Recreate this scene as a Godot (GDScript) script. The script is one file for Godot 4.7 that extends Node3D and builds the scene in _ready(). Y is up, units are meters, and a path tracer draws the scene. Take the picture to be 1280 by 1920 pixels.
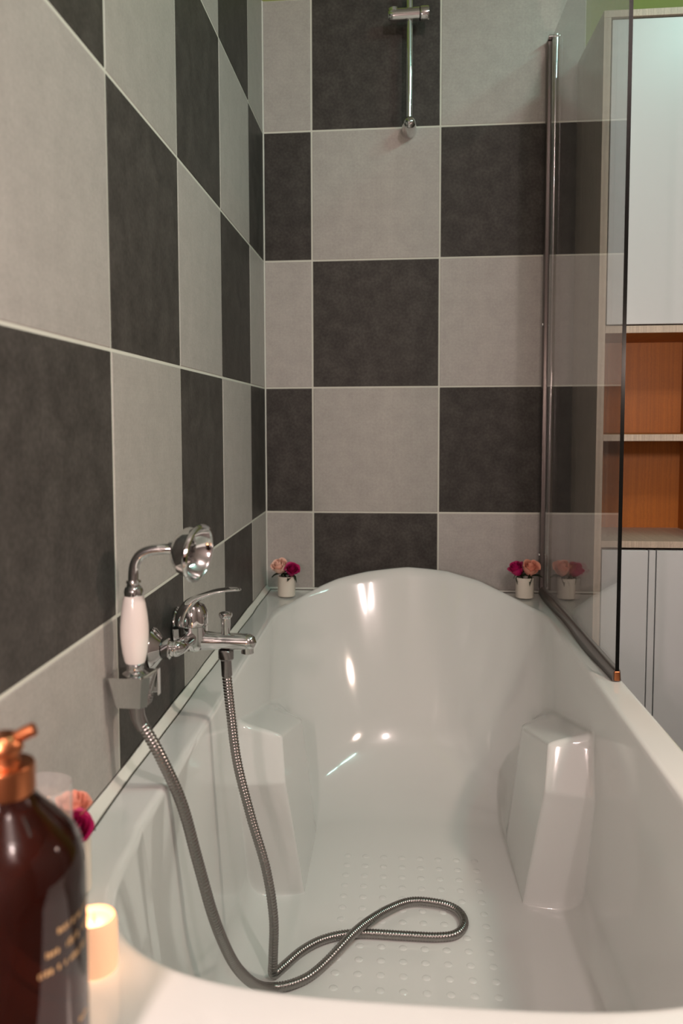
extends Node3D
# Bathroom corner: bathtub between two chequered tile walls, chrome mixer, glass screen, cabinet.
# Units metres. Left wall x = 0, back wall z = 0, floor y = 0; the camera looks towards -z.

const PITCH := 0.333            # tile pitch
const ROW4 := 0.811             # height of the lowest grout line in view
const RIM := 0.60               # bathtub rim height
const BASIN := 0.18             # height of the basin floor

var rng := RandomNumberGenerator.new()
var used := {}
var M := {}

func _ready() -> void:
	rng.seed = 71
	make_camera()
	make_environment()
	make_materials()
	make_lights()
	make_room()
	make_tiles()
	make_bathtub()
	make_cabinet()
	make_screen()
	make_shower_rail()
	make_faucet()
	make_hand_shower()
	make_hose()
	make_flowers()
	make_foreground()

# ---------------------------------------------------------------- camera, light

func make_camera() -> void:
	var cam := Camera3D.new()
	cam.name = "camera"
	add_child(cam)
	cam.position = Vector3(0.34912, 1.05549, 2.22644)
	cam.basis = Basis(Vector3.UP, 0.0950) * Basis(Vector3.RIGHT, -0.0708) * Basis(Vector3.BACK, -0.0044)
	var att := CameraAttributesPhysical.new()
	att.frustum_focal_length = 28.5
	att.frustum_near = 0.05
	att.frustum_far = 50.0
	att.frustum_focus_distance = 1.55
	att.exposure_aperture = 4.5
	att.exposure_multiplier = 1.0
	cam.attributes = att
	cam.projection = Camera3D.PROJECTION_FRUSTUM
	cam.near = 0.05
	cam.far = 50.0
	var f := 1565.9
	cam.size = 0.05 * 1920.0 / f
	cam.frustum_offset = Vector2(0.05 * 47.2 / f, -0.05 * 59.6 / f)
	cam.current = true

func make_environment() -> void:
	var we := WorldEnvironment.new()
	we.name = "environment"
	var e := Environment.new()
	e.background_mode = Environment.BG_COLOR
	e.background_color = Color(0.02, 0.02, 0.02)
	e.tonemap_mode = Environment.TONE_MAPPER_LINEAR
	e.tonemap_exposure = 0.308
	e.sdfgi_enabled = true
	e.ssao_enabled = true
	e.ssil_enabled = true
	we.environment = e
	add_child(we)

func make_lights() -> void:
	# unseen greenish tube lamp high on the right, placed to light the tiled walls
	unseen_tube_lamp(Vector3(1.52, 2.50, 1.30), 0.9, Color(0.74, 1.0, 0.94), 4.4, Vector3(-0.92, -0.22, -0.30))
	# lamps out of view, placed to light tub, rim and shelves: a warm one on the left wall beside the viewer, a pale one high behind, a floor lamp right of the tub
	unseen_globe_lamp(Vector3(0.0, 1.04, 2.12), Vector3.RIGHT, Color(1.0, 0.88, 0.855), 0.78, "unseen twin globe lamp on the left wall beside the viewer, placed to light the tub")
	unseen_globe_lamp(Vector3(0.90, 2.44, 2.75), Vector3.FORWARD, Color(1.0, 0.915, 0.895), 1.75, "unseen twin globe lamp high behind the viewer, placed to light shelves and tub")
	unseen_floor_lamp(Vector3(0.98, 0.0, 1.32), Color(1.0, 0.885, 0.82), 1.25)

func unseen_floor_lamp(at: Vector3, col: Color, energy: float) -> void:  # out of view, placed to light the right rim and lower cabinet door
	var t := thing("unseen_floor_lamp", "unseen floor lamp with one globe, placed to light the right rim and cabinet", "lamp", at)
	part("lamp_base", lathe([[0.0, 0.0], [0.11, 0.0], [0.112, 0.004], [0.105, 0.012], [0.02, 0.020], [0.0, 0.020]], 32), M.white_metal, t)
	part("lamp_pole", sweep([Vector3(0, 0.015, 0), Vector3(0, 1.155, 0)], 0.009, 14), M.white_metal, t)
	var gm := StandardMaterial3D.new()
	gm.albedo_color = Color(0.9, 0.9, 0.9)
	gm.emission_enabled = true
	gm.emission = col
	gm.emission_energy_multiplier = 8.0
	part("globe", lathe(arc_profile(0.04), 28), gm, t, Vector3(0, 1.19, 0))
	var l := OmniLight3D.new()
	l.name = "unseen_globe_light"
	l.light_color = col
	l.light_energy = energy
	l.light_size = 0.038
	l.shadow_enabled = true
	set_reach(l)
	l.position = Vector3(0, 1.19, 0)
	t.add_child(l, true)

func unseen_tube_lamp(at: Vector3, length: float, col: Color, energy: float, facing: Vector3) -> void:  # out of view, placed to throw greenish light on the tiled walls
	var t := thing("unseen_tube_lamp", "unseen long tube lamp under the ceiling, placed to light the tiled walls", "lamp", at)
	part("housing", rbox(Vector3(0.06, 0.04, length + 0.06), 0.008), M.white_metal, t, Vector3(0, 0.078, 0))
	for s in [-1.0, 1.0]:
		part("tube_holder", rbox(Vector3(0.034, 0.08, 0.02), 0.006), M.white_metal, t, Vector3(0, 0.03, s * (length / 2 + 0.01)))
	var gm := StandardMaterial3D.new()
	gm.albedo_color = Color(0.9, 0.9, 0.9)
	gm.emission_enabled = true
	gm.emission = col
	gm.emission_energy_multiplier = 5.0
	part("tube", sweep([Vector3(0, 0, -length / 2), Vector3(0, 0, length / 2)], 0.014, 16), gm, t)
	var l := AreaLight3D.new()
	l.name = "unseen_tube_light"
	l.area_size = Vector2(length, 0.028)
	l.light_color = col
	l.light_energy = energy
	l.shadow_enabled = true
	set_reach(l)
	t.add_child(l, true)
	var z := -facing.normalized()
	var x := Vector3(0, 0, 1)
	var y := z.cross(x).normalized()
	x = y.cross(z).normalized()
	l.transform = Transform3D(Basis(x, y, z), facing.normalized() * 0.02)

func unseen_globe_lamp(at: Vector3, out: Vector3, col: Color, energy: float, label: String) -> void:  # out of view; position and strength set for the light on tub and shelves
	var t := thing("unseen_wall_lamp", label, "lamp", at)
	t.basis = Basis(Vector3.UP, atan2(-out.x, -out.z))
	part("wall_plate", rbox(Vector3(0.09, 0.24, 0.02), 0.006), M.white_metal, t, Vector3(0, 0, -0.011))
	var gm := StandardMaterial3D.new()
	gm.albedo_color = Color(0.9, 0.9, 0.9)
	gm.emission_enabled = true
	gm.emission = col
	gm.emission_energy_multiplier = 12.0
	for s in [-1.0, 1.0]:
		part("arm", sweep([Vector3(0, s * 0.06, -0.015), Vector3(0, s * 0.06, -0.075)], 0.012, 14), M.white_metal, t)
		part("globe", lathe(arc_profile(0.026), 28), gm, t, Vector3(0, s * 0.06, -0.105))
		var l := OmniLight3D.new()
		l.name = "unseen_globe_light"
		l.light_color = col
		l.light_energy = energy
		l.light_size = 0.024
		l.shadow_enabled = true
		set_reach(l)
		l.position = Vector3(0, s * 0.06, -0.105)
		t.add_child(l, true)

func set_reach(l: Light3D) -> void:
	if l is OmniLight3D:
		l.omni_range = 8.0
		l.omni_attenuation = 2.0
	elif l is SpotLight3D:
		l.spot_range = 8.0
		l.spot_attenuation = 2.0
	elif l is AreaLight3D:
		l.set("area_range", 8.0)
		l.set("area_attenuation", 2.0)

# ---------------------------------------------------------------- tree helpers

func numbered(called: String) -> String:
	if not used.has(called):
		used[called] = 0
		return called
	used[called] += 1
	return "%s_%03d" % [called, used[called]]

func thing(called: String, label: String, category: String, at := Vector3.ZERO, group := "") -> Node3D:
	var o := Node3D.new()
	o.name = numbered(called)
	add_child(o, true)
	o.position = at
	tag(o, label, category, group)
	return o

func tag(o: Node3D, label: String, category: String, group := "") -> void:
	o.set_meta("label", label)
	o.set_meta("category", category)
	if group != "":
		o.set_meta("group", group)

func part(called: String, mesh: Mesh, mat: Material, parent: Node, at := Vector3.ZERO, turn := Basis()) -> MeshInstance3D:
	var o := MeshInstance3D.new()
	o.name = called
	o.mesh = mesh
	o.material_override = mat
	o.transform = Transform3D(turn, at)
	parent.add_child(o, true)
	return o

func single(called: String, mesh: Mesh, mat: Material, label: String, category: String, at := Vector3.ZERO, turn := Basis(), group := "") -> MeshInstance3D:
	var o := part(numbered(called), mesh, mat, self, at, turn)
	tag(o, label, category, group)
	return o

func struct(called: String, mesh: Mesh, mat: Material, label: String, at := Vector3.ZERO) -> MeshInstance3D:
	var o := part(called, mesh, mat, self, at)
	o.set_meta("kind", "structure")
	o.set_meta("label", label)
	return o

# ---------------------------------------------------------------- mesh helpers

class Geo:
	var v := PackedVector3Array()
	var ix := PackedInt32Array()

	func grid(rows: Array, close_u := false, close_v := false) -> void:
		var base := v.size()
		var n: int = rows[0].size()
		var m: int = rows.size()
		for r in rows:
			v.append_array(r)
		for j in (m if close_v else m - 1):
			for i in (n if close_u else n - 1):
				var a: int = base + j * n + i
				var b: int = base + j * n + (i + 1) % n
				var c: int = base + ((j + 1) % m) * n + i
				var d: int = base + ((j + 1) % m) * n + (i + 1) % n
				ix.append_array(PackedInt32Array([a, b, d, a, d, c]))

	func fan(ring: PackedVector3Array, tip: Vector3, flip := false) -> void:
		var base := v.size()
		v.append_array(ring)
		v.append(tip)
		var n := ring.size()
		for i in n:
			if flip:
				ix.append_array(PackedInt32Array([base + (i + 1) % n, base + i, base + n]))
			else:
				ix.append_array(PackedInt32Array([base + i, base + (i + 1) % n, base + n]))

	func quad(a: Vector3, b: Vector3, c: Vector3, d: Vector3) -> void:
		var base := v.size()
		v.append_array(PackedVector3Array([a, b, c, d]))
		ix.append_array(PackedInt32Array([base, base + 1, base + 2, base, base + 2, base + 3]))

	func box(lo: Vector3, hi: Vector3) -> void:
		var p := []
		for k in 8:
			p.append(Vector3(hi.x if k & 1 else lo.x, hi.y if k & 2 else lo.y, hi.z if k & 4 else lo.z))
		for f in [[0, 1, 3, 2], [5, 4, 6, 7], [4, 0, 2, 6], [1, 5, 7, 3], [2, 3, 7, 6], [4, 5, 1, 0]]:
			quad(p[f[0]], p[f[1]], p[f[2]], p[f[3]])

	func done(orient := true, flip := false) -> ArrayMesh:
		if orient:
			var c := Vector3.ZERO
			for p in v:
				c += p
			c /= v.size()
			var vol := 0.0
			for i in range(0, ix.size(), 3):
				vol += (v[ix[i]] - c).dot((v[ix[i + 1]] - c).cross(v[ix[i + 2]] - c))
			flip = vol > 0.0
		var nrm := PackedVector3Array()
		nrm.resize(v.size())
		for i in range(0, ix.size(), 3):
			if flip:
				var k := ix[i + 1]
				ix[i + 1] = ix[i + 2]
				ix[i + 2] = k
			var a := v[ix[i]]
			var n := (v[ix[i + 2]] - a).cross(v[ix[i + 1]] - a)
			nrm[ix[i]] += n
			nrm[ix[i + 1]] += n
			nrm[ix[i + 2]] += n
		for i in nrm.size():
			nrm[i] = nrm[i].normalized() if nrm[i].length_squared() > 0.0 else Vector3.UP
		var arr := []
		arr.resize(Mesh.ARRAY_MAX)
		arr[Mesh.ARRAY_VERTEX] = v
		arr[Mesh.ARRAY_NORMAL] = nrm
		arr[Mesh.ARRAY_INDEX] = ix
		var am := ArrayMesh.new()
		am.add_surface_from_arrays(Mesh.PRIMITIVE_TRIANGLES, arr)
		return am

# revolve [radius, height] points round y; corners sharper than 35 degrees stay sharp
func lathe_into(g: Geo, prof: Array, segs: int, xf := Transform3D()) -> void:
	var runs := [[prof[0]]]
	for k in range(1, prof.size()):
		runs[-1].append(prof[k])
		if k < prof.size() - 1:
			var d0 := Vector2(prof[k][0] - prof[k - 1][0], prof[k][1] - prof[k - 1][1])
			var d1 := Vector2(prof[k + 1][0] - prof[k][0], prof[k + 1][1] - prof[k][1])
			if absf(d0.angle_to(d1)) > deg_to_rad(35.0):
				runs.append([prof[k]])
	for run in runs:
		var rows := []
		for p in run:
			var row := PackedVector3Array()
			for i in segs:
				var a := TAU * i / segs
				row.append(xf * Vector3(p[0] * cos(a), p[1], p[0] * sin(a)))
			rows.append(row)
		g.grid(rows, true)

func lathe(prof: Array, segs := 32) -> ArrayMesh:
	var g := Geo.new()
	lathe_into(g, prof, segs)
	return g.done()

# a box with rounded edges
func rbox_into(g: Geo, size: Vector3, r: float, xf := Transform3D()) -> void:
	var h := size / 2.0
	r = minf(r, minf(h.x, minf(h.y, h.z)) * 0.999)
	for ax in 3:
		var b := (ax + 1) % 3
		var c := (ax + 2) % 3
		for s in [-1.0, 1.0]:
			var rows := []
			for tb in [-h[b], -h[b] + r * 0.5, -h[b] + r, h[b] - r, h[b] - r * 0.5, h[b]]:
				var row := PackedVector3Array()
				for tc in [-h[c], -h[c] + r * 0.5, -h[c] + r, h[c] - r, h[c] - r * 0.5, h[c]]:
					var p := Vector3.ZERO
					p[ax] = s * h[ax]
					p[b] = tb
					p[c] = tc * s
					var q := p.clamp(-h + Vector3.ONE * r, h - Vector3.ONE * r)
					row.append(xf * (q + (p - q).normalized() * r))
				rows.append(row)
			g.grid(rows)

func rbox(size: Vector3, r := 0.004) -> ArrayMesh:
	var g := Geo.new()
	rbox_into(g, size, r)
	return g.done()

func box_between(lo: Vector3, hi: Vector3, r := 0.0) -> ArrayMesh:
	var g := Geo.new()
	if r > 0.0:
		rbox_into(g, hi - lo, r, Transform3D(Basis(), (lo + hi) / 2.0))
	else:
		g.box(lo, hi)
	return g.done()

# tube along points; radius is a number or a list of one radius per point; round ends when dome > 0
func sweep_into(g: Geo, pts: Array, radius, segs: int, capped := true) -> void:
	var n := pts.size()
	var t0: Vector3 = (pts[1] - pts[0]).normalized()
	var up := Vector3.UP if absf(t0.y) < 0.9 else Vector3.RIGHT
	var nx := up.cross(t0).normalized()
	var rows := []
	for k in n:
		var t: Vector3 = (pts[mini(k + 1, n - 1)] - pts[maxi(k - 1, 0)]).normalized()
		nx = (nx - t * nx.dot(t)).normalized()
		var ny := t.cross(nx)
		var r: float = radius[k] if radius is Array or radius is PackedFloat32Array else radius
		var row := PackedVector3Array()
		for i in segs:
			var a := TAU * i / segs
			row.append(pts[k] + (nx * cos(a) + ny * sin(a)) * r)
		rows.append(row)
	g.grid(rows, true)
	if capped:
		g.fan(rows[0], pts[0], true)
		g.fan(rows[-1], pts[n - 1])

func sweep(pts: Array, radius, segs := 16) -> ArrayMesh:
	var g := Geo.new()
	sweep_into(g, pts, radius, segs)
	return g.done()

# Catmull-Rom through points, then even steps
func smooth_path(pts: Array, step: float) -> Array:
	var dense := []
	for i in pts.size() - 1:
		var a: Vector3 = pts[maxi(i - 1, 0)]
		var b: Vector3 = pts[i]
		var c: Vector3 = pts[i + 1]
		var d: Vector3 = pts[mini(i + 2, pts.size() - 1)]
		for k in 40:
			dense.append(b.cubic_interpolate(c, a, d, k / 40.0) if true else b)
	dense.append(pts[-1])
	for pass_no in 2:
		var s2 := dense.duplicate()
		for i in range(1, dense.size() - 1):
			s2[i] = (dense[i - 1] + dense[i] * 2.0 + dense[i + 1]) / 4.0
		dense = s2
	var res := [dense[0]]
	var left := step
	for i in dense.size() - 1:
		var a: Vector3 = dense[i]
		var b: Vector3 = dense[i + 1]
		var len := a.distance_to(b)
		var at := 0.0
		while len - at >= left:
			at += left
			res.append(a.lerp(b, at / len))
			left = step
		left -= len - at
	return res

# basis whose y axis is n
func aim_y(n: Vector3) -> Basis:
	var y := n.normalized()
	var x := (Vector3.FORWARD if absf(y.z) < 0.9 else Vector3.RIGHT).cross(y).normalized()
	return Basis(x, y, x.cross(y))

# ---------------------------------------------------------------- materials

func mat(col: Color, rough: float, metal := 0.0) -> StandardMaterial3D:
	var m := StandardMaterial3D.new()
	m.albedo_color = col
	m.roughness = rough
	m.metallic = metal
	return m

func noise_texture(size: int, kind: String) -> ImageTexture:
	var low := FastNoiseLite.new()
	low.seed = 5
	low.frequency = 0.012
	low.fractal_octaves = 4
	var fine := FastNoiseLite.new()
	fine.seed = 9
	fine.frequency = 0.08
	fine.fractal_octaves = 3
	var li := low.get_seamless_image(size, size)
	var fi := fine.get_seamless_image(size, size)
	var r2 := RandomNumberGenerator.new()
	r2.seed = 33
	var rowv := PackedFloat32Array()
	var colv := PackedFloat32Array()
	for i in size:
		rowv.append(r2.randf())
		colv.append(r2.randf())
	var data := PackedByteArray()
	data.resize(size * size * 3)
	var lb := li.get_data()
	var fb := fi.get_data()
	var bpp: int = lb.size() / (size * size)
	for y in size:
		for x in size:
			var at := y * size + x
			var l := lb[at * bpp] / 255.0 - 0.5
			var f := fb[at * bpp] / 255.0 - 0.5
			var w := 0.0
			if kind == "linen":
				w = 0.86 + l * 0.05 + f * 0.06 + (rowv[y] - 0.5) * 0.018 + (colv[x] - 0.5) * 0.018 + (r2.randf() - 0.5) * 0.07
			elif kind == "slate":
				w = 0.82 + l * 0.20 + f * 0.20 + (r2.randf() - 0.5) * 0.10
			elif kind == "wood":
				w = 0.86 + (colv[(x + int(l * 5.0) + size) % size] - 0.5) * 0.10 + l * 0.06 + (r2.randf() - 0.5) * 0.05
			var b := int(clampf(w, 0.0, 1.0) * 255.0)
			data[at * 3] = b
			data[at * 3 + 1] = b
			data[at * 3 + 2] = b
	return ImageTexture.create_from_image(Image.create_from_data(size, size, false, Image.FORMAT_RGB8, data))

func make_materials() -> void:
	var linen := noise_texture(512, "linen")
	var slate := noise_texture(512, "slate")
	var wood := noise_texture(256, "wood")
	M.light_tiles = []
	M.dark_tiles = []
	for k in 4:
		var m := mat(Color(0.735, 0.72, 0.695).lerp(Color(0.76, 0.74, 0.72), k / 3.0), 0.5)
		m.albedo_texture = linen
		m.uv1_triplanar = true
		m.uv1_world_triplanar = true
		m.uv1_scale = Vector3.ONE * 2.9
		m.uv1_offset = Vector3(k * 0.31, k * 0.57, k * 0.23)
		m.heightmap_enabled = true
		m.heightmap_texture = linen
		m.heightmap_scale = 0.02
		M.light_tiles.append(m)
		var d := mat(Color(0.315, 0.302, 0.288).lerp(Color(0.33, 0.316, 0.302), k / 3.0), 0.5)
		d.albedo_texture = slate
		d.uv1_triplanar = true
		d.uv1_world_triplanar = true
		d.uv1_scale = Vector3.ONE * 2.7
		d.uv1_offset = Vector3(k * 0.41, k * 0.37, k * 0.63)
		d.heightmap_enabled = true
		d.heightmap_texture = slate
		d.heightmap_scale = 0.02
		d.metallic_specular = 0.25
		M.dark_tiles.append(d)
	M.grout = mat(Color(0.80, 0.80, 0.76), 0.8)
	M.green_paint = mat(Color(0.52, 0.56, 0.30), 0.75)
	M.ceiling = mat(Color(0.62, 0.62, 0.61), 0.9)  # greyed so the unseen ceiling bounces less light
	M.peach = mat(Color(0.60, 0.57, 0.56), 0.8)  # tone of the unseen walls, chosen for the light they bounce
	M.floor = mat(Color(0.42, 0.40, 0.38), 0.5)
	M.acrylic = mat(Color(0.835, 0.84, 0.83), 0.09)
	M.acrylic.clearcoat_enabled = true
	M.acrylic.clearcoat = 0.3
	M.acrylic.clearcoat_roughness = 0.04
	M.sealant = mat(Color(0.84, 0.84, 0.81), 0.5)
	M.chrome = mat(Color(0.86, 0.86, 0.86), 0.06, 1.0)
	M.dark_chrome = mat(Color(0.62, 0.60, 0.60), 0.22, 1.0)
	M.aluminium = mat(Color(0.70, 0.69, 0.68), 0.16, 1.0)
	M.grey_profile = mat(Color(0.42, 0.39, 0.38), 0.3, 0.6)
	M.black = mat(Color(0.02, 0.02, 0.02), 0.35)
	M.glass_edge = mat(Color(0.012, 0.02, 0.018), 0.15)
	M.hose = mat(Color(0.60, 0.58, 0.57), 0.24, 1.0)
	M.porcelain = mat(Color(0.86, 0.845, 0.82), 0.12)
	M.white_metal = mat(Color(0.88, 0.88, 0.86), 0.4)
	M.pot = mat(Color(0.86, 0.83, 0.78), 0.35)
	M.glass = mat(Color(0.25, 0.28, 0.26, 0.11), 0.0)
	M.glass.transparency = BaseMaterial3D.TRANSPARENCY_ALPHA
	M.thin_glass = mat(Color(0.95, 0.95, 0.95, 0.08), 0.02)
	M.thin_glass.transparency = BaseMaterial3D.TRANSPARENCY_ALPHA
	M.laminate = mat(Color(0.80, 0.73, 0.66), 0.45)
	M.laminate.albedo_texture = wood
	M.laminate.uv1_triplanar = true
	M.laminate.uv1_scale = Vector3(2.0, 2.0, 2.0)
	M.wood = mat(Color(0.75, 0.45, 0.13), 0.45)
	M.wood.albedo_texture = wood
	M.wood.uv1_triplanar = true
	M.wood.uv1_scale = Vector3(2.5, 2.5, 2.5)
	M.door_white = mat(Color(0.74, 0.75, 0.76), 0.3)
	M.amber = mat(Color(0.20, 0.06, 0.03, 0.30), 0.04)
	M.amber.refraction_enabled = true
	M.amber.refraction_scale = 0.05
	M.copper = mat(Color(0.72, 0.45, 0.30), 0.33, 1.0)
	M.gold_print = mat(Color(0.85, 0.68, 0.48), 0.35, 0.6)
	M.candle_wax = mat(Color(0.95, 0.78, 0.62), 0.5)
	M.candle_wax.emission_enabled = true
	M.candle_wax.emission = Color(1.0, 0.74, 0.58)
	M.candle_wax.emission_energy_multiplier = 1.7  # glow of light through the wax, given as its own emission
	M.flame = mat(Color(1.0, 0.8, 0.5), 0.6)
	M.flame.emission_enabled = true
	M.flame.emission = Color(1.0, 0.85, 0.68)
	M.flame.emission_energy_multiplier = 3.0
	M.wax = mat(Color(0.84, 0.64, 0.50), 0.45)
	M.leaf = mat(Color(0.13, 0.19, 0.10), 0.6)
	M.leaf.backlight_enabled = true
	M.leaf.backlight = Color(0.1, 0.14, 0.05)
	M.pink = mat(Color(0.95, 0.67, 0.58), 0.6)
	M.pink.backlight_enabled = true
	M.pink.backlight = Color(0.3, 0.16, 0.12)
	M.pale_pink = mat(Color(0.95, 0.78, 0.71), 0.6)
	M.pale_pink.backlight_enabled = true
	M.pale_pink.backlight = Color(0.3, 0.2, 0.17)
	M.magenta = mat(Color(0.68, 0.07, 0.36), 0.55)
	M.magenta.backlight_enabled = true
	M.magenta.backlight = Color(0.2, 0.02, 0.1)

# ---------------------------------------------------------------- room shell

func make_room() -> void:
	struct("floor", box_between(Vector3(-0.12, -0.12, -0.12), Vector3(2.42, 0.0, 2.87)), M.floor, "grey bathroom floor")
	struct("ceiling", box_between(Vector3(-0.12, 2.6, -0.12), Vector3(2.42, 2.72, 2.87)), M.ceiling, "unseen bathroom ceiling, greyed to weaken its bounced light")
	struct("wall_left", box_between(Vector3(-0.12, 0.0, 0.0), Vector3(-0.0009, 2.6, 2.75)), M.grout, "left wall behind the mixer, chequered with large light and dark tiles")
	struct("wall_back", box_between(Vector3(-0.12, 0.0, -0.12), Vector3(2.42, 2.6, -0.0018)), M.green_paint, "back wall at the head of the bathtub, chequered tiles below green paint")
	struct("wall_right", box_between(Vector3(2.3, 0.0, 0.0), Vector3(2.42, 2.6, 2.75)), M.peach, "unseen right wall of the bathroom, tone chosen for its bounced light")
	struct("wall_front", box_between(Vector3(-0.12, 0.0, 2.75), Vector3(2.42, 2.6, 2.87)), M.peach, "unseen front wall behind the viewer, tone chosen for its bounced light")
	# grout bed behind the tiles of the back wall
	var back: Node = get_node("wall_back")
	part("grout_bed", box_between(Vector3(0.0, 0.0, -0.0019), Vector3(0.822, ROW4 + 4 * PITCH - 0.001, -0.0009)), M.grout, back)
	var left: Node = get_node("wall_left")
	part("painted_band", box_between(Vector3(-0.002, ROW4 + 4 * PITCH + 0.001, 0.0), Vector3(0.0, 2.6, 2.75)), M.green_paint, left)
	# corner joint and flexible seal round the tub
	struct("trim_1", corner_bead(Vector3(0, RIM, 0), Vector3(0, ROW4 + 4 * PITCH, 0), Vector3(1, 0, 0), Vector3(0, 0, 1), 0.0035), M.sealant, "pale grout joint in the corner of the two tiled walls")
	struct("trim_2", corner_bead(Vector3(0, RIM + 0.001, 0.002), Vector3(0, RIM + 0.001, 1.8), Vector3(1, 0, 0), Vector3(0, 1, 0), 0.0135), M.sealant, "white sealing strip between bathtub rim and left tiled wall")
	struct("trim_3", corner_bead(Vector3(0.002, RIM + 0.001, 0), Vector3(0.74, RIM + 0.001, 0), Vector3(0, 0, 1), Vector3(0, 1, 0), 0.005), M.sealant, "white sealing strip between bathtub rim and back tiled wall")

func corner_bead(a: Vector3, b: Vector3, p: Vector3, q: Vector3, r: float) -> ArrayMesh:
	var g := Geo.new()
	var rows := []
	var n := 24
	for k in n + 1:
		var c := a.lerp(b, k / float(n))
		var wob := 1.0 + 0.12 * sin(k * 2.7) * sin(k * 1.3)
		var row := PackedVector3Array([c])
		for i in 6:
			var t := i / 5.0
			row.append(c + (p * r * (1.0 - t) + q * r * t) * wob * (1.0 - 0.22 * sin(t * PI)))
		rows.append(row)
	g.grid(rows, true)
	g.fan(rows[0], a, true)
	g.fan(rows[-1], b)
	return g.done()

# one tile: face towards +y of the slab's own axes, 1.2 mm bevel
func tile_mesh(w: float, h: float) -> ArrayMesh:
	var g := Geo.new()
	var b := 0.0012
	var x := w / 2.0
	var y := h / 2.0
	var top := [Vector3(-x + b, -y + b, 0), Vector3(x - b, -y + b, 0), Vector3(x - b, y - b, 0), Vector3(-x + b, y - b, 0)]
	var mid := [Vector3(-x, -y, -b * 0.7), Vector3(x, -y, -b * 0.7), Vector3(x, y, -b * 0.7), Vector3(-x, y, -b * 0.7)]
	var low := [Vector3(-x, -y, -0.007), Vector3(x, -y, -0.007), Vector3(x, y, -0.007), Vector3(-x, y, -0.007)]
	g.quad(top[0], top[1], top[2], top[3])
	g.quad(low[3], low[2], low[1], low[0])
	for i in 4:
		var j := (i + 1) % 4
		g.quad(mid[i], mid[j], top[j], top[i])
		g.quad(low[i], low[j], mid[j], mid[i])
	return g.done()

func make_tiles() -> void:
	var gap := 0.0042
	var shared := {}
	# left wall: columns from the corner towards the viewer; back wall: columns from the corner to the right
	var cols_left := [[0.0, 0.218]]
	for k in 10:
		cols_left.append([0.218 + k * PITCH, minf(0.218 + (k + 1) * PITCH, 2.748)])
	var cols_back := [[0.0, 0.1285], [0.1285, 0.4615], [0.4615, 0.822]]
	for side in 2:
		var wall: Node = get_node("wall_left" if side == 0 else "wall_back")
		var cols: Array = cols_left if side == 0 else cols_back
		for row in range(-2, 4):
			var y0: float = ROW4 + row * PITCH
			for c in cols.size():
				var a: float = cols[c][0]
				var b: float = cols[c][1]
				var w: float = b - a - gap
				var key := "%.4f" % w
				if not shared.has(key):
					shared[key] = tile_mesh(w, PITCH - gap)
				# row 0 (first above the lowest joint in view) starts dark in the corner
				var dark := (row + c) % 2 == 0 if row >= 0 else (absi(row) + c) % 2 == 0
				var pool: Array = M.dark_tiles if dark else M.light_tiles
				var m: Material = pool[rng.randi() % 4]
				var lip := rng.randf_range(-0.0003, 0.0003)
				var tilt := Basis(Vector3(rng.randf_range(-1, 1), rng.randf_range(-1, 1), 0).normalized(), rng.randf_range(-0.0006, 0.0006))
				if side == 0:
					part("tile", shared[key], m, wall, Vector3(lip, y0 + PITCH / 2, (a + b) / 2), Basis(Vector3.UP, PI / 2) * tilt)
				else:
					part("tile", shared[key], m, wall, Vector3((a + b) / 2, y0 + PITCH / 2, lip), tilt)

# ---------------------------------------------------------------- bathtub

const CX := 0.381
const HEAD := [0.0, 0.0, 0.0, 0.003, 0.0086, 0.0186, 0.030, 0.0433, 0.0557, 0.0643, 0.0729, 0.0776, 0.0824, 0.079, 0.0752, 0.0643, 0.0548, 0.0404, 0.0286, 0.0181, 0.009, 0.0029, 0.0, 0.0, 0.0]

func bez(a: Vector3, b: Vector3, c: Vector3, t: float) -> Vector3:
	return a.lerp(b, t).lerp(b.lerp(c, t), t)

func spow(v: float, e: float) -> float:
	return signf(v) * pow(absf(v), e)

func armrest(p: Vector3) -> Vector3:
	if p.y > 0.59 or p.z < 0.28 or p.z > 0.90:
		return p
	var ox := absf(p.x - CX)
	var h := clampf((p.y - BASIN) / 0.32, 0.0, 1.0)
	var target := lerpf(0.199, 0.238, h)
	var front: float = lerpf(0.752, 0.796, clampf((p.y - BASIN) / 0.23, 0.0, 1.0)) if p.y < 0.41 else lerpf(0.796, 0.768, clampf((p.y - 0.41) / 0.08, 0.0, 1.0))
	var back := smoothstep(0.28, 0.52, p.z)
	var top := lerpf(0.40, 0.505, clampf((p.z - 0.36) / 0.42, 0.0, 1.0))
	var mask := back * (1.0 - smoothstep(front - 0.013, front + 0.013, p.z)) * (1.0 - smoothstep(top - 0.016, top + 0.016, p.y))
	var nx := lerpf(ox, minf(ox, target), mask)
	return Vector3(CX + signf(p.x - CX) * nx, p.y, p.z)

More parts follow.
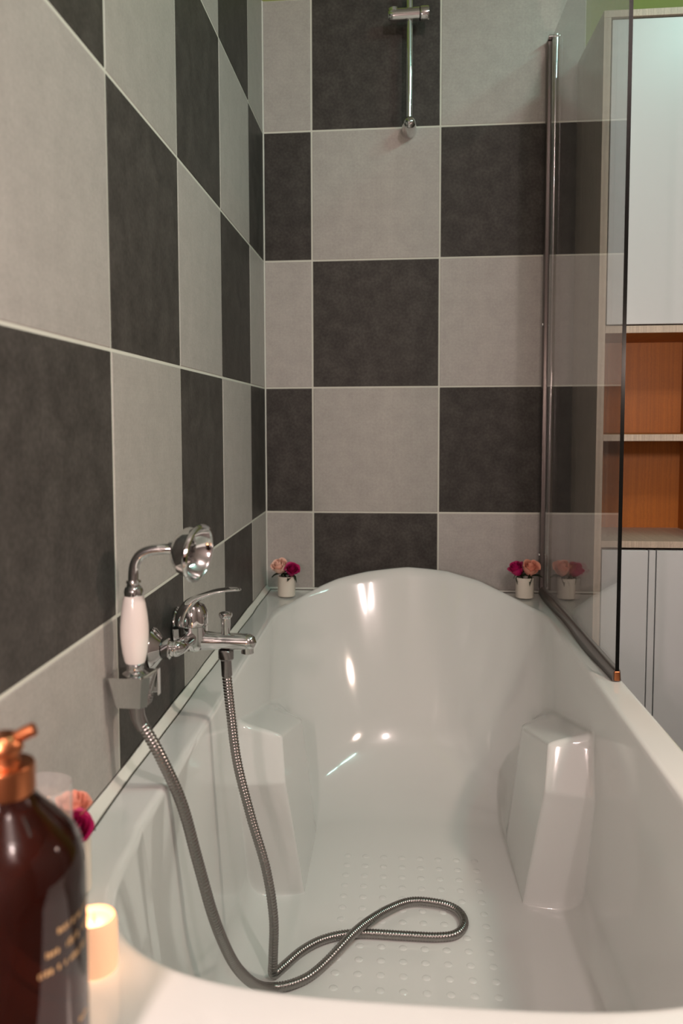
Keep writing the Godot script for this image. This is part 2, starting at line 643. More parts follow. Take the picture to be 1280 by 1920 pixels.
func make_bathtub() -> void:
	var t := thing("bathtub", "white acrylic bathtub with raised headrest and moulded armrests along the tiled walls", "bathtub")
	# perimeter samples: [rim point, floor point, outer point, lip height, roundness]
	var per := []
	var nb := 168
	for i in nb:
		var ph := PI * i / nb
		var c := cos(ph)
		var s := sin(ph)
		var b := Vector3(CX - 0.318 * spow(c, 2.0 / 2.4), RIM, 0.33 - 0.26 * pow(absf(s), 2.0 / 2.4))
		var f := Vector3(CX - 0.298 * c, BASIN, 0.56 - 0.275 * s)
		var k := 1.0 / maxf(absf(c), absf(s))
		var o := Vector3(CX - 0.3745 * c * k + 0.0, RIM, 0.33 - 0.326 * s * k)
		o.x = CX - (CX - 0.004) * minf(c * k, 1.0) if c > 0 else CX + (0.748 - CX) * minf(-c * k, 1.0)
		var hi := ph / PI * 24.0
		var h: float = lerpf(HEAD[int(hi)], HEAD[mini(int(hi) + 1, 24)], hi - int(hi))
		per.append([b, f, o, h, s])
	var nsd := 330
	for side in 2:   # right side towards the viewer, then (after the front) left side back again
		var list := []
		for i in nsd:
			var u := i / float(nsd)
			var zz := lerpf(0.33, 1.34, u)
			var sg := 1.0 if side == 0 else -1.0
			var b := Vector3(CX + sg * lerpf(0.318, 0.310, u if side == 0 else 0.2 * u), RIM, zz)
			var f := Vector3(CX + sg * 0.298, BASIN, lerpf(0.56, 1.25, u))
			var o := Vector3(0.748 if side == 0 else 0.004, RIM, zz)
			list.append([b, f, o, 0.0, 0.0])
		if side == 0:
			per.append_array(list)
			var nf := 120
			for i in nf:
				var ph := PI * i / nf
				var c := cos(ph)
				var s := sin(ph)
				var b := Vector3(CX + 0.3115 * spow(c, 2.0 / 3.4), RIM, 1.34 + 0.254 * pow(absf(s), 2.0 / 3.4))
				var f := Vector3(CX + 0.298 * spow(c, 2.0 / 3.0), BASIN, 1.25 + 0.20 * pow(absf(s), 2.0 / 2.75))
				var k := 1.0 / maxf(absf(c), absf(s))
				var o := Vector3(CX + ((0.748 - CX) if c > 0 else (CX - 0.004)) * clampf(c * k, -1, 1), RIM, 1.34 + 0.48 * minf(s * k, 1.0))
				per.append([b, f, o, 0.0, s * 0.4])
		else:
			list.reverse()
			per.append_array(list)
	# the profile of each perimeter sample, outside to centre
	var rings := []
	for p in per:
		var o: Vector3 = p[2]
		var h: float = p[3] * 1.22
		var b: Vector3 = p[0] + Vector3(0, h, 0)
		var f: Vector3 = p[1]
		var out: Vector3 = (o - Vector3(b.x, RIM, b.z))
		var outn := out.normalized()
		var foot: Vector3 = Vector3(p[0].x, RIM, p[0].z) + outn * minf(lerpf(0.018, 0.042, clampf(h / 0.09, 0, 1)), out.length() * 0.7)
		var col := PackedVector3Array()
		col.append(Vector3(o.x, 0.02, o.z))
		col.append(Vector3(o.x, RIM - 0.010, o.z))
		for k in 4:
			col.append(bez(Vector3(o.x, RIM - 0.010, o.z), o, o - outn * 0.010, (k + 1) / 4.0))
		col.append(foot)
		var rl := lerpf(0.011, 0.052, clampf(h / 0.09, 0, 1))
		var fl := minf(rl, foot.distance_to(b) * 0.8)
		var pa := b + (foot - b).normalized() * fl
		var down := (f - b).normalized()
		var pb := b + down * rl
		for k in 13:
			col.append(bez(pa, b, pb, k / 12.0))
		var rc := lerpf(0.055, 0.17, p[4] * p[4])
		var mid := Vector3(CX, BASIN, clampf(f.z, 0.66, 1.18))
		var inn := (mid - f).normalized()
		var pc := f - down * rc
		var pd := f + inn * minf(rc, mid.distance_to(f) * 0.6)
		for k in range(1, 96):
			col.append(pb.lerp(pc, k / 96.0))
		for k in 17:
			col.append(bez(pc, f, pd, k / 16.0))
		for k in range(1, 7):
			col.append(pd.lerp(mid, k / 6.0))
		for k in range(6, col.size()):
			col[k] = armrest(col[k])
		rings.append(col)
	rings.append(rings[0])
	var g := Geo.new()
	g.grid(rings)
	var shell := part("tub_shell", g.done(false, false), M.acrylic, t)
	# raised dots on the basin floor
	var dot := lathe([[0.0075, -0.0004], [0.0066, 0.0006], [0.0045, 0.0013], [0.0, 0.0016]], 12)
	for r in 13:
		for c in 8:
			var z := 0.60 + r * 0.036
			var x := CX - 0.126 + c * 0.036
			if absf(x - CX) > 0.17:
				continue
			part("anti_slip_dot", dot, M.acrylic, t, Vector3(x, BASIN, z))

# ---------------------------------------------------------------- cabinet

func make_cabinet() -> void:
	var x0 := 0.803
	var x1 := 1.086
	var zf := 0.270
	var th := 0.016
	var t := thing("tall_cabinet", "tall narrow pale cabinet with two open wood shelves, behind the glass screen", "cabinet")
	part("side_panel", box_between(Vector3(x0, 0.05, 0.002), Vector3(x0 + th, 1.938, zf), 0.001), M.laminate, t)
	part("side_panel", box_between(Vector3(x1 - th, 0.05, 0.002), Vector3(x1, 1.938, zf), 0.001), M.wood, t)
	part("top_panel", box_between(Vector3(x0, 1.938, 0.002), Vector3(x1, 1.953, zf), 0.001), M.laminate, t)
	part("back_panel", box_between(Vector3(x0 + th, 0.06, 0.004), Vector3(x1 - th, 1.936, 0.018)), M.wood, t)
	for y in [[1.250, 1.266], [1.007, 1.022], [0.763, 0.778]]:
		part("shelf_board", box_between(Vector3(x0 + th, y[0], 0.018), Vector3(x1 - th, y[1], zf - 0.0005), 0.001), M.laminate if y[0] < 0.9 else M.wood, t)
		part("shelf_edging", box_between(Vector3(x0 + th, y[0], zf - 0.0005), Vector3(x1 - th, y[1], zf + 0.0005), 0.0003), M.laminate, t)
	part("side_edging", box_between(Vector3(x1 - th, 0.05, zf - 0.0005), Vector3(x1, 1.938, zf + 0.0005), 0.0003), M.laminate, t)
	part("plinth", box_between(Vector3(x0 + 0.01, 0.0, 0.02), Vector3(x1 - 0.01, 0.05, zf - 0.03)), M.laminate, t)
	part("upper_door", box_between(Vector3(x0 + th + 0.002, 1.269, zf - 0.018), Vector3(x1 - th - 0.002, 1.932, zf + 0.001), 0.0015), M.door_white, t)
	part("lower_door", box_between(Vector3(x0 + th + 0.002, 0.055, zf - 0.018), Vector3(0.924, 0.757, zf + 0.001), 0.0015), M.door_white, t)
	part("door_reflection_strip", box_between(Vector3(0.926, 0.055, zf - 0.018), Vector3(0.941, 0.757, zf + 0.0005), 0.0015), M.door_white, t)  # strip and grooves stand in for vertical lines reflected in the door
	part("lower_door", box_between(Vector3(0.943, 0.055, zf - 0.018), Vector3(x1 - th - 0.002, 0.757, zf + 0.001), 0.0015), M.door_white, t)

# ---------------------------------------------------------------- glass screen

func make_screen() -> void:
	var t := thing("bath_screen", "clear glass bath screen with chrome wall profile on the tub's right rim", "shower screen")
	var x := 0.733
	part("wall_channel", box_between(Vector3(0.724, 0.613, 0.0016), Vector3(0.748, 2.0, 0.026), 0.003), M.grey_profile, t)
	var g := Geo.new()
	lathe_into(g, [[0.0, 0.615], [0.0088, 0.615], [0.0088, 2.008], [0.0, 2.010]], 24, Transform3D(Basis(), Vector3(0.7425, 0, 0.034)))
	part("pivot_tube", g.done(), M.chrome, t)
	part("profile_cap", box_between(Vector3(0.723, 2.0, 0.0016), Vector3(0.752, 2.006, 0.044), 0.002), M.chrome, t)
	part("glass_pane", box_between(Vector3(x - 0.003, 0.618, 0.028), Vector3(x + 0.003, 1.995, 0.757)), M.glass, t)
	part("glass_edge", box_between(Vector3(x - 0.0032, 0.618, 0.757), Vector3(x + 0.0032, 1.995, 0.7582)), M.glass_edge, t)
	# bottom sealing profile with a soft lip towards the basin
	var s := Geo.new()
	var rows := []
	for k in 25:
		var z := lerpf(0.012, 0.757, k / 24.0)
		var lip := 0.0105 + 0.003 * sin(k * 0.45)
		rows.append(PackedVector3Array([Vector3(x - lip, RIM + 0.0012, z), Vector3(x - 0.008, RIM + 0.012, z), Vector3(x - 0.006, RIM + 0.020, z), Vector3(x - 0.0032, RIM + 0.021, z), Vector3(x + 0.0055, RIM + 0.021, z), Vector3(x + 0.0065, RIM + 0.012, z), Vector3(x + 0.0075, RIM + 0.0012, z)]))
	s.grid(rows, true)
	s.fan(rows[0], Vector3(x, RIM + 0.01, 0.012), true)
	s.fan(rows[-1], Vector3(x, RIM + 0.01, 0.757))
	part("bottom_seal", s.done(), M.grey_profile, t)
	part("end_plug", rbox(Vector3(0.010, 0.017, 0.004), 0.0018), M.copper, t, Vector3(x, RIM + 0.0105, 0.7585))
	for y in [1.300, 0.704]:
		part("screw_cap", lathe([[0.0, -0.006], [0.0045, -0.006], [0.006, -0.002], [0.0055, 0.002], [0.0, 0.004]], 16), M.chrome, t, Vector3(0.7235, y, 0.015), Basis(Vector3.BACK, PI / 2))

# ---------------------------------------------------------------- shower rail on the back wall

func make_shower_rail() -> void:
	var t := thing("shower_rail", "vertical chrome shower rail with empty slider on the dark tile of the back wall", "shower rail", Vector3(0.381, 1.80, 0.0))
	part("rail", sweep([Vector3(0, 0.012, 0.052), Vector3(0, 0.72, 0.052)], 0.0080, 20), M.chrome, t)
	for y in [0.0, 0.735]:
		var g := Geo.new()
		lathe_into(g, [[0.0185, 0.0], [0.0195, 0.004], [0.0188, 0.020], [0.0175, 0.052], [0.0165, 0.062], [0.0135, 0.069], [0.0075, 0.0735], [0.0, 0.075]], 32, Transform3D(Basis(Vector3.RIGHT, PI / 2), Vector3(0, y, 0.0)))
		part("wall_bracket", g.done(), M.chrome, t)
	# slider: a horizontal barrel with a clamp knob on the right and a hose cradle on the left
	var sl := Geo.new()
	lathe_into(sl, [[0.0, -0.054], [0.010, -0.053], [0.0135, -0.049], [0.0150, -0.040], [0.0152, 0.0], [0.0160, 0.024], [0.0, 0.024]], 32, Transform3D(Basis(Vector3.BACK, -PI / 2), Vector3(0, 0.265, 0.056)))
	part("slider", sl.done(), M.chrome, t)
	var kb := Geo.new()
	lathe_into(kb, [[0.0, 0.0265], [0.0165, 0.0265], [0.0180, 0.029], [0.0180, 0.044], [0.0165, 0.0475], [0.0, 0.0485]], 32, Transform3D(Basis(Vector3.BACK, -PI / 2), Vector3(0, 0.265, 0.056)))
	part("clamp_knob", kb.done(), M.chrome, t)
	part("knob_gasket", ring_x(0.0155, 0.024, 0.0268), M.black, t, Vector3(0, 0.265, 0.056))
	var cr := Geo.new()
	lathe_into(cr, [[0.0105, -0.004], [0.0125, -0.004], [0.0125, 0.004], [0.0105, 0.004], [0.0105, -0.004]], 24)
	part("cradle_ring", cr.done(), M.chrome, t, Vector3(-0.041, 0.2745, 0.060), Basis(Vector3.BACK, 0.12))
	part("cradle_hole_shade", lathe([[0.0, 0.0], [0.0104, 0.0], [0.0104, 0.002], [0.0, 0.002]], 24), M.black, t, Vector3(-0.041, 0.2745, 0.060), Basis(Vector3.BACK, 0.12))  # solid black disc gives the shaded hollow of the ring

func ring_x(r: float, a: float, b: float) -> ArrayMesh:
	var g := Geo.new()
	lathe_into(g, [[0.0, a], [r, a], [r, b], [0.0, b]], 24, Transform3D(Basis(Vector3.BACK, -PI / 2), Vector3.ZERO))
	return g.done()

# ---------------------------------------------------------------- mixer tap

func hex_nut(r: float, half: float) -> ArrayMesh:
	return lathe([[0.0, -half], [r * 0.86, -half], [r, -half * 0.72], [r, half * 0.72], [r * 0.86, half], [0.0, half]], 6)

func make_faucet() -> void:
	var t := thing("bath_mixer", "chrome single lever bath mixer on the dark tile of the left wall", "faucet", Vector3(0.0, 0.73, 1.005))
	var along_x := Basis(Vector3.BACK, -PI / 2)
	for s in [1.0, -1.0]:
		var z: float = s * 0.067
		part("wall_flange", lathe([[0.0, 0.0008], [0.030, 0.0008], [0.0308, 0.003], [0.0285, 0.006], [0.0150, 0.0155], [0.0, 0.0155]], 40), M.chrome, t, Vector3(0, 0, z), along_x)
		part("union_nut", hex_nut(0.0160, 0.0065), M.chrome, t, Vector3(0.0215, 0, z), along_x)
		part("arm", sweep(smooth_path([Vector3(0.025, 0, z), Vector3(0.034, 0.0, z * 0.99), Vector3(0.0385, 0.0005, z * 0.88), Vector3(0.0415, 0.001, z * 0.6), Vector3(0.0445, 0.002, 0.0)], 0.002), 0.0112, 20), M.chrome, t)
		part("elbow", lathe(arc_profile(0.0118), 24), M.chrome, t, Vector3(0.0345, 0, z * 0.985))
	# body: round barrel with cartridge dome
	var g := Geo.new()
	lathe_into(g, [[0.0, -0.021], [0.010, -0.0205], [0.017, -0.017], [0.0205, -0.010], [0.0215, 0.0], [0.0218, 0.012], [0.0222, 0.0185], [0.0212, 0.0195], [0.0212, 0.0208], [0.0226, 0.0218], [0.0226, 0.032], [0.0215, 0.041], [0.0175, 0.049], [0.009, 0.0535], [0.0, 0.0545]], 48, Transform3D(Basis(), Vector3(0.0445, 0, 0)))
	part("body", g.done(), M.chrome, t)
	# spout
	var sp := Geo.new()
	var prof := []
	var pts := []
	for k in 31:
		var u := k / 30.0
		var e := clampf((u - 0.86) / 0.14, 0.0, 1.0)
		prof.append(lerpf(0.0152, 0.0128, smoothstep(0.0, 0.5, u)) * sqrt(maxf(1.0 - e * e, 0.0004)))
		pts.append(Vector3(lerpf(0.045, 0.1415, u), -0.0045 - 0.002 * u, 0))
	sweep_into(sp, pts, prof, 28)
	part("spout", sp.done(), M.chrome, t)
	part("aerator", lathe([[0.0, -0.004], [0.0085, -0.004], [0.0098, -0.003], [0.0098, 0.010], [0.0, 0.010]], 28), M.chrome, t, Vector3(0.1275, -0.0195, 0))
	part("diverter_knob", lathe([[0.0, -0.004], [0.0066, -0.004], [0.0066, 0.006], [0.0072, 0.010], [0.0074, 0.021], [0.0096, 0.0235], [0.0104, 0.0265], [0.0098, 0.0295], [0.006, 0.0312], [0.0, 0.0315]], 32), M.chrome, t, Vector3(0.0945, 0.0085, 0))
	part("hose_nut", hex_nut(0.0118, 0.0080), M.dark_chrome, t, Vector3(0.0945, -0.0260, 0))
	# lever: a curved blade rising off the dome and reaching out over the spout
	var c := [[0.030, 0.020, 0.0115, 0.0212], [0.0325, 0.034, 0.0125, 0.0215], [0.039, 0.0475, 0.0105, 0.0212], [0.049, 0.0575, 0.0068, 0.0200], [0.062, 0.0645, 0.0042, 0.0175], [0.078, 0.0700, 0.0031, 0.0148], [0.095, 0.0732, 0.0027, 0.0124], [0.109, 0.0742, 0.0023, 0.0098], [0.1165, 0.0738, 0.0017, 0.0068], [0.1185, 0.0735, 0.0006, 0.0030]]
	var lv := Geo.new()
	var rows := []
	for k in (c.size() - 1) * 5 + 1:
		var i := mini(k / 5, c.size() - 2)
		var u := k / 5.0 - i
		var q := []
		for d in 4:
			q.append(cubic_interpolate(c[i][d], c[i + 1][d], c[maxi(i - 1, 0)][d], c[mini(i + 2, c.size() - 1)][d], u))
		rows.append(q)
	var grid := []
	for k in rows.size():
		var a: Array = rows[maxi(k - 1, 0)]
		var b: Array = rows[mini(k + 1, rows.size() - 1)]
		var tan := Vector3(b[0] - a[0], b[1] - a[1], 0).normalized()
		var nrm := Vector3(-tan.y, tan.x, 0)
		var row := PackedVector3Array()
		for j in 24:
			var w := TAU * j / 24.0
			row.append(Vector3(rows[k][0], rows[k][1], 0) + nrm * rows[k][2] * spow(sin(w), 0.75) + Vector3(0, 0, 1) * rows[k][3] * spow(cos(w), 0.75))
		grid.append(row)
	lv.grid(grid, true)
	lv.fan(grid[0], Vector3(rows[0][0], rows[0][1], 0), true)
	lv.fan(grid[-1], Vector3(rows[-1][0], rows[-1][1], 0))
	part("lever", lv.done(), M.chrome, t)

func arc_profile(r: float) -> Array:
	var p := []
	for k in 15:
		var a := -PI / 2 + PI * k / 14.0
		p.append([r * cos(a), r * sin(a)])
	return p

# ---------------------------------------------------------------- hand shower, its bracket, the hose

func make_hand_shower() -> void:
	var hx := 0.0335
	var hz := 1.252
	var b := thing("shower_holder", "small tapered chrome wall bracket holding the hand shower on the left wall", "shower holder", Vector3(0.0, 0.728, hz))
	# tapered block, hollow shape read from outside: wider above
	var g := Geo.new()
	var rows := []
	for k in 5:
		var u := k / 4.0
		var y := lerpf(-0.017, 0.021, u)
		var w := lerpf(0.0165, 0.0225, u)
		var d := lerpf(0.0165, 0.0215, u)
		var row := PackedVector3Array()
		for q in [[-1.3, -1], [-1.1, -1.12], [0.55, -1.12], [1.0, -0.75], [1.0, 0.62], [0.62, 1.0], [-1.15, 1.0], [-1.3, 0.9]]:
			row.append(Vector3(hx + q[0] * w, y, q[1] * d))
		rows.append(row)
	for k in 4:
		for j in 8:
			g.quad(rows[k][j], rows[k][(j + 1) % 8], rows[k + 1][(j + 1) % 8], rows[k + 1][j])
	g.fan(rows[0], Vector3(hx, -0.017, 0), true)
	g.fan(rows[4], Vector3(hx, 0.022, 0))
	part("bracket_block", g.done(), M.chrome, b)
	part("clip", box_between(Vector3(hx + 0.0215, -0.012, -0.027), Vector3(hx + 0.0235, 0.022, -0.018), 0.001), M.chrome, b)
	part("clip", box_between(Vector3(hx + 0.008, -0.010, -0.0275), Vector3(hx + 0.0225, 0.020, -0.0245), 0.001), M.chrome, b)

	var t := thing("hand_shower", "telephone style hand shower with white porcelain handle and chrome head", "hand shower", Vector3(hx, 0.7405, hz))
	part("lower_collar", lathe([[0.0, -0.012], [0.0115, -0.012], [0.0135, -0.004], [0.0185, 0.001], [0.0195, 0.004], [0.017, 0.008], [0.0105, 0.0125], [0.0098, 0.018], [0.0118, 0.0225], [0.0, 0.0225]], 36), M.chrome, t)
	part("porcelain_handle", lathe([[0.0, 0.0215], [0.0108, 0.0215], [0.0128, 0.025], [0.0150, 0.035], [0.0166, 0.048], [0.0172, 0.058], [0.0170, 0.069], [0.0158, 0.083], [0.0140, 0.095], [0.0122, 0.103], [0.0108, 0.106], [0.0, 0.106]], 40), M.porcelain, t)
	part("upper_collar", lathe([[0.0, 0.105], [0.0112, 0.105], [0.0118, 0.110], [0.0106, 0.1145], [0.0084, 0.1165], [0.0080, 0.1195], [0.0090, 0.1215], [0.0084, 0.124], [0.0, 0.124]], 32), M.chrome, t)
	var neck := smooth_path([Vector3(0, 0.122, 0), Vector3(0.0005, 0.133, 0), Vector3(0.003, 0.145, 0), Vector3(0.010, 0.1550, 0), Vector3(0.022, 0.1605, 0), Vector3(0.036, 0.1620, -0.001), Vector3(0.050, 0.1620, -0.003)], 0.002)
	part("neck", sweep(neck, 0.0066, 20), M.chrome, t)
	var n := Vector3(0.94, -0.14, 0.25).normalized()
	var turn := aim_y(n)
	var face := Vector3(0.0815, 0.1580, 0.004)
	part("shower_head", lathe([[0.0, -0.034], [0.009, -0.0335], [0.0092, -0.031], [0.014, -0.0295], [0.022, -0.026], [0.0275, -0.020], [0.0300, -0.0135], [0.0308, -0.006], [0.0335, -0.0035], [0.0355, -0.0005], [0.0345, 0.0022], [0.0318, 0.0025], [0.0300, 0.0], [0.0285, -0.008], [0.022, -0.0155], [0.0, -0.018]], 48), M.chrome, t, face, turn)
	part("head_nut", lathe([[0.0, -0.040], [0.0075, -0.040], [0.0090, -0.0375], [0.0090, -0.034], [0.0, -0.034]], 24), M.chrome, t, face, turn)
	part("spray_plate", lathe([[0.0, -0.0125], [0.010, -0.0127], [0.0155, -0.0138], [0.0175, -0.0150], [0.0, -0.0165]], 40), M.dark_chrome, t, face, turn)
	var hole := lathe([[0.0009, 0.0], [0.0007, 0.0005], [0.0, 0.0006]], 6)
	var nz := Geo.new()
	for ring in [[4, 0.005], [9, 0.0095], [13, 0.0135]]:
		for k in ring[0]:
			var a: float = TAU * k / ring[0]
			lathe_into(nz, [[0.0011, -0.0006], [0.0009, 0.0004], [0.0, 0.0006]], 6, Transform3D(Basis(), Vector3(ring[1] * cos(a), -0.0126 - (0.0006 if ring[1] > 0.012 else 0.0), ring[1] * sin(a))))
	part("nozzles", nz.done(), M.black, t, face, turn)

func make_hose() -> void:
	var pts := [Vector3(0.0945, 0.695, 1.005), Vector3(0.0955, 0.668, 1.004), Vector3(0.100, 0.610, 1.000), Vector3(0.109, 0.535, 1.000), Vector3(0.129, 0.451, 1.000), Vector3(0.152, 0.368, 1.000), Vector3(0.163, 0.291, 1.000), Vector3(0.161, 0.222, 0.995),
		Vector3(0.160, 0.192, 0.988), Vector3(0.172, 0.1885, 0.966), Vector3(0.196, 0.1885, 0.925), Vector3(0.226, 0.1885, 0.893), Vector3(0.262, 0.1885, 0.874), Vector3(0.300, 0.1885, 0.867), Vector3(0.367, 0.1885, 0.867), Vector3(0.420, 0.1885, 0.866), Vector3(0.452, 0.1885, 0.856),
		Vector3(0.468, 0.1885, 0.829), Vector3(0.466, 0.189, 0.800), Vector3(0.450, 0.190, 0.779), Vector3(0.418, 0.191, 0.769), Vector3(0.378, 0.192, 0.771), Vector3(0.340, 0.196, 0.804), Vector3(0.304, 0.2025, 0.855), Vector3(0.279, 0.2035, 0.895), Vector3(0.262, 0.200, 0.924),
		Vector3(0.239, 0.191, 0.954), Vector3(0.216, 0.1885, 0.985), Vector3(0.190, 0.1885, 1.006), Vector3(0.164, 0.193, 1.022), Vector3(0.148, 0.222, 1.060), Vector3(0.136, 0.272, 1.110), Vector3(0.124, 0.324, 1.146), Vector3(0.112, 0.404, 1.188), Vector3(0.0965, 0.487, 1.205), Vector3(0.081, 0.572, 1.222),
		Vector3(0.0625, 0.637, 1.242), Vector3(0.0475, 0.672, 1.249), Vector3(0.036, 0.694, 1.252), Vector3(0.034, 0.706, 1.252)]
	var path := smooth_path(pts, 0.00095)
	var rad := PackedFloat32Array()
	for k in path.size():
		rad.append(0.0072 + 0.0005 * cos(TAU * k / 5.0))
	var g := Geo.new()
	sweep_into(g, path, rad, 14)
	var t := thing("shower_hose", "ribbed metal shower hose looping over the bathtub floor, from mixer to hand shower", "hose", Vector3.ZERO)
	part("ribbed_tube", g.done(), M.hose, t)
	part("end_sleeve", sweep([Vector3(0.0945, 0.6955, 1.005), Vector3(0.0950, 0.688, 1.005), Vector3(0.0957, 0.672, 1.0045)], 0.0082, 18), M.dark_chrome, t)
	part("end_cone", sweep([Vector3(0.0335, 0.7095, 1.252), Vector3(0.0355, 0.695, 1.2515), Vector3(0.0415, 0.680, 1.250)], [0.0098, 0.0090, 0.0078], 18), M.dark_chrome, t)

# ---------------------------------------------------------------- roses in small pots

func petal_mesh(r: float, h: float, span: float, curl: float, sd: int) -> ArrayMesh:
	var q := RandomNumberGenerator.new()
	q.seed = sd
	var w1 := q.randf_range(-1, 1)
	var w2 := q.randf_range(0, TAU)
	var g := Geo.new()
	var rows := []
	var nv := 10
	var nu := 11
	for j in nv + 1:
		var v := j / float(nv)
		var row := PackedVector3Array()
		for i in nu + 1:
			var u := i / float(nu) * 2.0 - 1.0
			var a := u * span * (0.45 + 0.55 * sqrt(v))
			var rad := r * (0.28 + 0.72 * pow(sin(minf(v * 1.25, 1.0) * PI / 2), 0.8)) * (1.0 + 0.13 * u)
			var top := maxf(v - 0.68, 0.0) / 0.32
			rad += curl * r * top * top * (1.0 - 0.4 * absf(u)) + 0.04 * r * sin(3.0 * u + w2) * v
			var y := h * v * (1.0 - 0.22 * u * u - 0.05 * w1 * u) - curl * h * 0.25 * top * top
			row.append(Vector3(cos(a) * rad, y, sin(a) * rad))
		rows.append(row)
	g.grid(rows)
	return g.done(false)

func sepal_mesh(len: float, droop: float) -> ArrayMesh:
	var g := Geo.new()
	var rows := []
	for j in 9:
		var v := j / 8.0
		var w := 0.0042 * sin(PI * pow(v, 0.75)) + 0.0003
		var c := Vector3(0.004 + len * v, -0.002 + 0.004 * sin(v * PI) - droop * v * v, 0)
		rows.append(PackedVector3Array([c + Vector3(0, -0.0002, -w), c + Vector3(0, 0.0008 - 0.0022, -w * 0.1), c + Vector3(0, -0.0002, w), c + Vector3(0, -0.0009 - 0.0016, 0)]))
	g.grid(rows, true)
	return g.done()

func rose(base: Vector3, axis: Vector3, spin: float, size: float, m: Material, label: String) -> void:
	var t := thing("rose", label, "rose", base, "small fabric roses in white pots")
	t.basis = aim_y(axis) * Basis(Vector3.UP, spin) * Basis.from_scale(Vector3.ONE * size)
	var rings := [[2, 0.0035, 0.0335, 1.9, 0.0], [3, 0.0068, 0.0345, 1.45, 0.12], [4, 0.0108, 0.0345, 1.1, 0.28], [5, 0.0150, 0.0315, 0.92, 0.42]]
	var at := 0
	for ring in rings:
		for k in ring[0]:
			at += 1
			var a: float = TAU * (k / float(ring[0])) + at * 0.37
			part("petal", petal_mesh(ring[1], ring[2], ring[3], ring[4], at * 7 + int(spin * 10)), m, t, Vector3(0, 0.0015 * (4 - ring[0]), 0), Basis(Vector3.UP, a))
	for k in 5:
		part("sepal", sepal_mesh(0.017 + 0.004 * (k % 3), [0.006, 0.012, -0.004, 0.014, 0.002][k]), M.leaf, t, Vector3(0, 0.001, 0), Basis(Vector3.UP, TAU * k / 5.0 + 0.4))
	part("calyx", lathe([[0.0, -0.005], [0.003, -0.004], [0.0062, 0.0], [0.0075, 0.004], [0.0, 0.006]], 14), M.leaf, t)
	part("stem", sweep([Vector3(0, -0.020, 0), Vector3(0, -0.003, 0)], 0.0017, 8), M.leaf, t)

func flower_pot(at: Vector3, label: String) -> void:
	var t := thing("flower_pot", label, "flower pot", at, "small white cylinder pots on the tub rim")
	part("pot_body", lathe([[0.0, 0.0004], [0.0205, 0.0004], [0.0222, 0.0016], [0.0226, 0.004], [0.0228, 0.050], [0.0222, 0.0524], [0.0206, 0.0526], [0.0200, 0.051], [0.0200, 0.042], [0.0, 0.042]], 40), M.pot, t)
	part("foam_filling", lathe([[0.0, 0.040], [0.0198, 0.040], [0.0198, 0.0445], [0.012, 0.0465], [0.0, 0.047]], 24), M.leaf, t)

func make_flowers() -> void:
	var y := RIM + 0.002
	var p1 := Vector3(0.0675, y, 0.098)
	flower_pot(p1, "small white pot of roses in the back left corner of the bathtub")
	rose(p1 + Vector3(-0.0095, 0.063, 0.000), Vector3(-0.45, 1.0, 0.55), 0.4, 1.1, M.pale_pink, "pale pink rose in the back left corner pot, leaning left")
	rose(p1 + Vector3(0.0125, 0.0575, 0.005), Vector3(0.26, 1.0, 0.75), 1.7, 1.0, M.magenta, "magenta rose in the back left corner pot, right of a pale one")
	var p2 := Vector3(0.6785, y, 0.072)
	flower_pot(p2, "small white pot of roses by the chrome profile of the glass screen")
	rose(p2 + Vector3(-0.0125, 0.060, -0.001), Vector3(-0.62, 1.0, 0.35), 2.2, 1.05, M.magenta, "magenta rose leaning left in the pot by the glass screen")
	rose(p2 + Vector3(0.0105, 0.060, 0.003), Vector3(0.12, 1.0, 0.45), 3.1, 1.15, M.pink, "salmon pink rose upright in the pot by the glass screen")
	var p3 := Vector3(0.0335, y, 1.472)
	flower_pot(p3, "small white pot of roses hidden behind the amber bottle on the left rim")
	rose(p3 + Vector3(0.004, 0.064, -0.006), Vector3(0.10, 1.0, 0.05), 0.9, 0.9, M.pink, "pink rose peeping out above a magenta one behind the amber bottle")
	rose(p3 + Vector3(0.009, 0.055, 0.008), Vector3(0.30, 1.0, 0.45), 2.7, 0.9, M.magenta, "magenta rose low in the pot behind the amber bottle")

# ---------------------------------------------------------------- bottle, candle, tumbler in the foreground

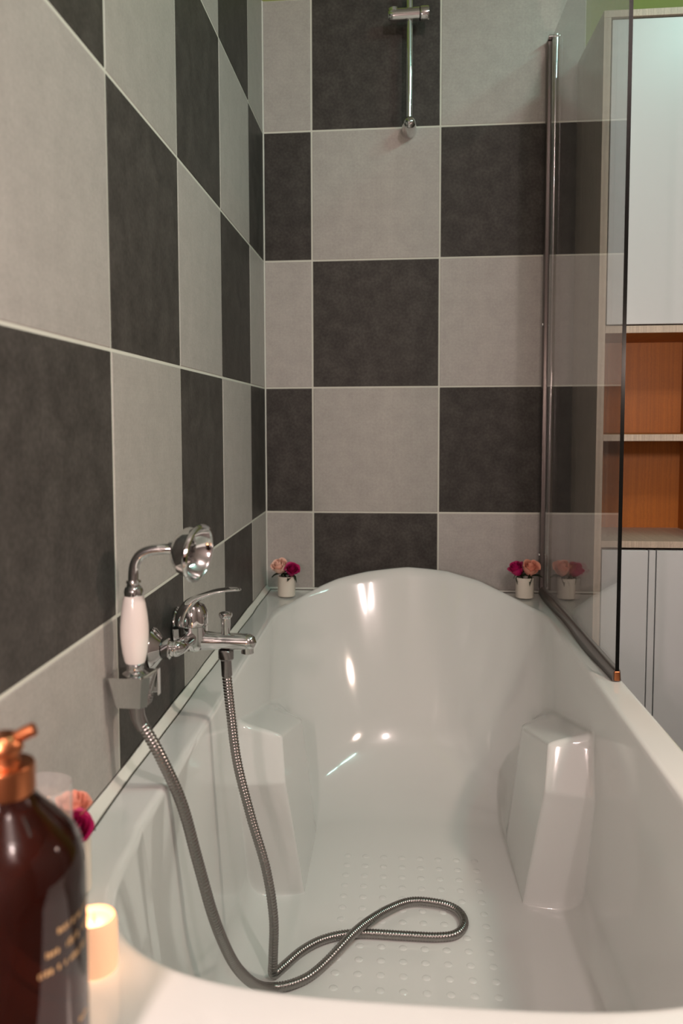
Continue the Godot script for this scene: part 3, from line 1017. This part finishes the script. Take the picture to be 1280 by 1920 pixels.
func make_foreground() -> void:
	# pump bottle
	var at := Vector3(0.097, RIM, 1.722)
	var t := thing("pump_bottle", "large amber pump bottle with copper dispenser in the near left corner", "bottle", at)
	part("bottle_body", lathe([[0.0, 0.0015], [0.040, 0.0015], [0.0465, 0.003], [0.0492, 0.008], [0.0500, 0.016], [0.0500, 0.158], [0.0492, 0.171], [0.0466, 0.181], [0.0420, 0.189], [0.0330, 0.199], [0.0240, 0.208], [0.0195, 0.214], [0.0180, 0.219], [0.0, 0.219]], 64), M.amber, t)
	part("cap_collar", lathe([[0.0, 0.2165], [0.0190, 0.2165], [0.0198, 0.218], [0.0198, 0.2335], [0.0190, 0.2352], [0.0115, 0.2358], [0.0, 0.2358]], 40), M.copper, t)
	part("pump_stem", lathe([[0.0, 0.235], [0.0112, 0.235], [0.0104, 0.237], [0.0100, 0.245], [0.0, 0.245]], 28), M.copper, t)
	var n := Geo.new()
	lathe_into(n, [[0.0, 0.2435], [0.0122, 0.2435], [0.0130, 0.2455], [0.0124, 0.2505], [0.0090, 0.2545], [0.0, 0.2555]], 28)
	sweep_into(n, smooth_path([Vector3(-0.004, 0.2485, 0), Vector3(0.006, 0.2505, -0.002), Vector3(0.013, 0.2545, -0.003), Vector3(0.020, 0.2575, -0.004)], 0.002), 0.0044, 14)
	part("pump_nozzle", n.done(), M.copper, t)
	# gilt print round the body: short strokes in three slanting lines and one near the foot
	var pr := Geo.new()
	var q := RandomNumberGenerator.new()
	q.seed = 4
	for line in [[0.138, 0.0040, 40.0, 92.0], [0.126, 0.0048, 30.0, 96.0], [0.115, 0.0040, 24.0, 98.0], [0.068, 0.0038, 30.0, 92.0]]:
		var a: float = line[2]
		while a < line[3]:
			var w := q.randf_range(1.0, 2.4)
			if q.randf() > 0.2:
				curved_patch(pr, 0.05012, line[0], line[1] * q.randf_range(0.6, 1.0), deg_to_rad(a), deg_to_rad(a + w))
			a += w + q.randf_range(0.7, 1.6)
	part("gilt_print", pr.done(false), M.gold_print, t).set_meta("kind", "stuff")

	# pillar candle
	var c := thing("pillar_candle", "small lit pillar candle on the near left rim beside the amber bottle", "candle", Vector3(0.1005, RIM + 0.001, 1.580))
	part("wax_body", lathe([[0.0, 0.0], [0.0165, 0.0], [0.0182, 0.0015], [0.0188, 0.006], [0.0188, 0.038], [0.0180, 0.0432], [0.0168, 0.0450], [0.0155, 0.0440], [0.0135, 0.0405], [0.0080, 0.0385], [0.0, 0.038]], 40), M.candle_wax, c)
	part("flame", lathe([[0.0, 0.0395], [0.0016, 0.041], [0.0022, 0.0435], [0.0014, 0.047], [0.0, 0.050]], 14), M.flame, c)
	part("wick", sweep([Vector3(0, 0.0375, 0), Vector3(0.0004, 0.0405, 0)], 0.0006, 6), M.black, c)
	var l := OmniLight3D.new()
	l.name = "candle_light"
	l.light_color = Color(1.0, 0.74, 0.55)
	l.light_energy = 0.006
	l.light_size = 0.003
	l.shadow_enabled = true
	set_reach(l)
	l.position = Vector3(0, 0.0435, 0)
	c.add_child(l, true)

	# glass tumbler with wax behind the bottle
	var g := thing("glass_tumbler", "clear glass tumbler of peach wax behind the amber bottle, against the tiles", "candle glass", Vector3(0.034, RIM + 0.001, 1.53))
	part("glass_wall", lathe([[0.0, 0.0], [0.0250, 0.0], [0.0268, 0.002], [0.0285, 0.130], [0.0280, 0.132], [0.0272, 0.130], [0.0256, 0.006], [0.0, 0.005]], 40), M.thin_glass, g)
	part("wax_fill", lathe([[0.0, 0.0065], [0.0250, 0.0065], [0.0263, 0.098], [0.0, 0.098]], 32), M.wax, g)

func curved_patch(g: Geo, r: float, y: float, h: float, a0: float, a1: float) -> void:
	var rows := []
	for j in 2:
		var row := PackedVector3Array()
		for i in 4:
			var a := lerpf(a0, a1, i / 3.0)
			row.append(Vector3(cos(-a + 1.2) * r, y + (h if j else 0.0), sin(-a + 1.2) * r))
		rows.append(row)
	g.grid(rows)
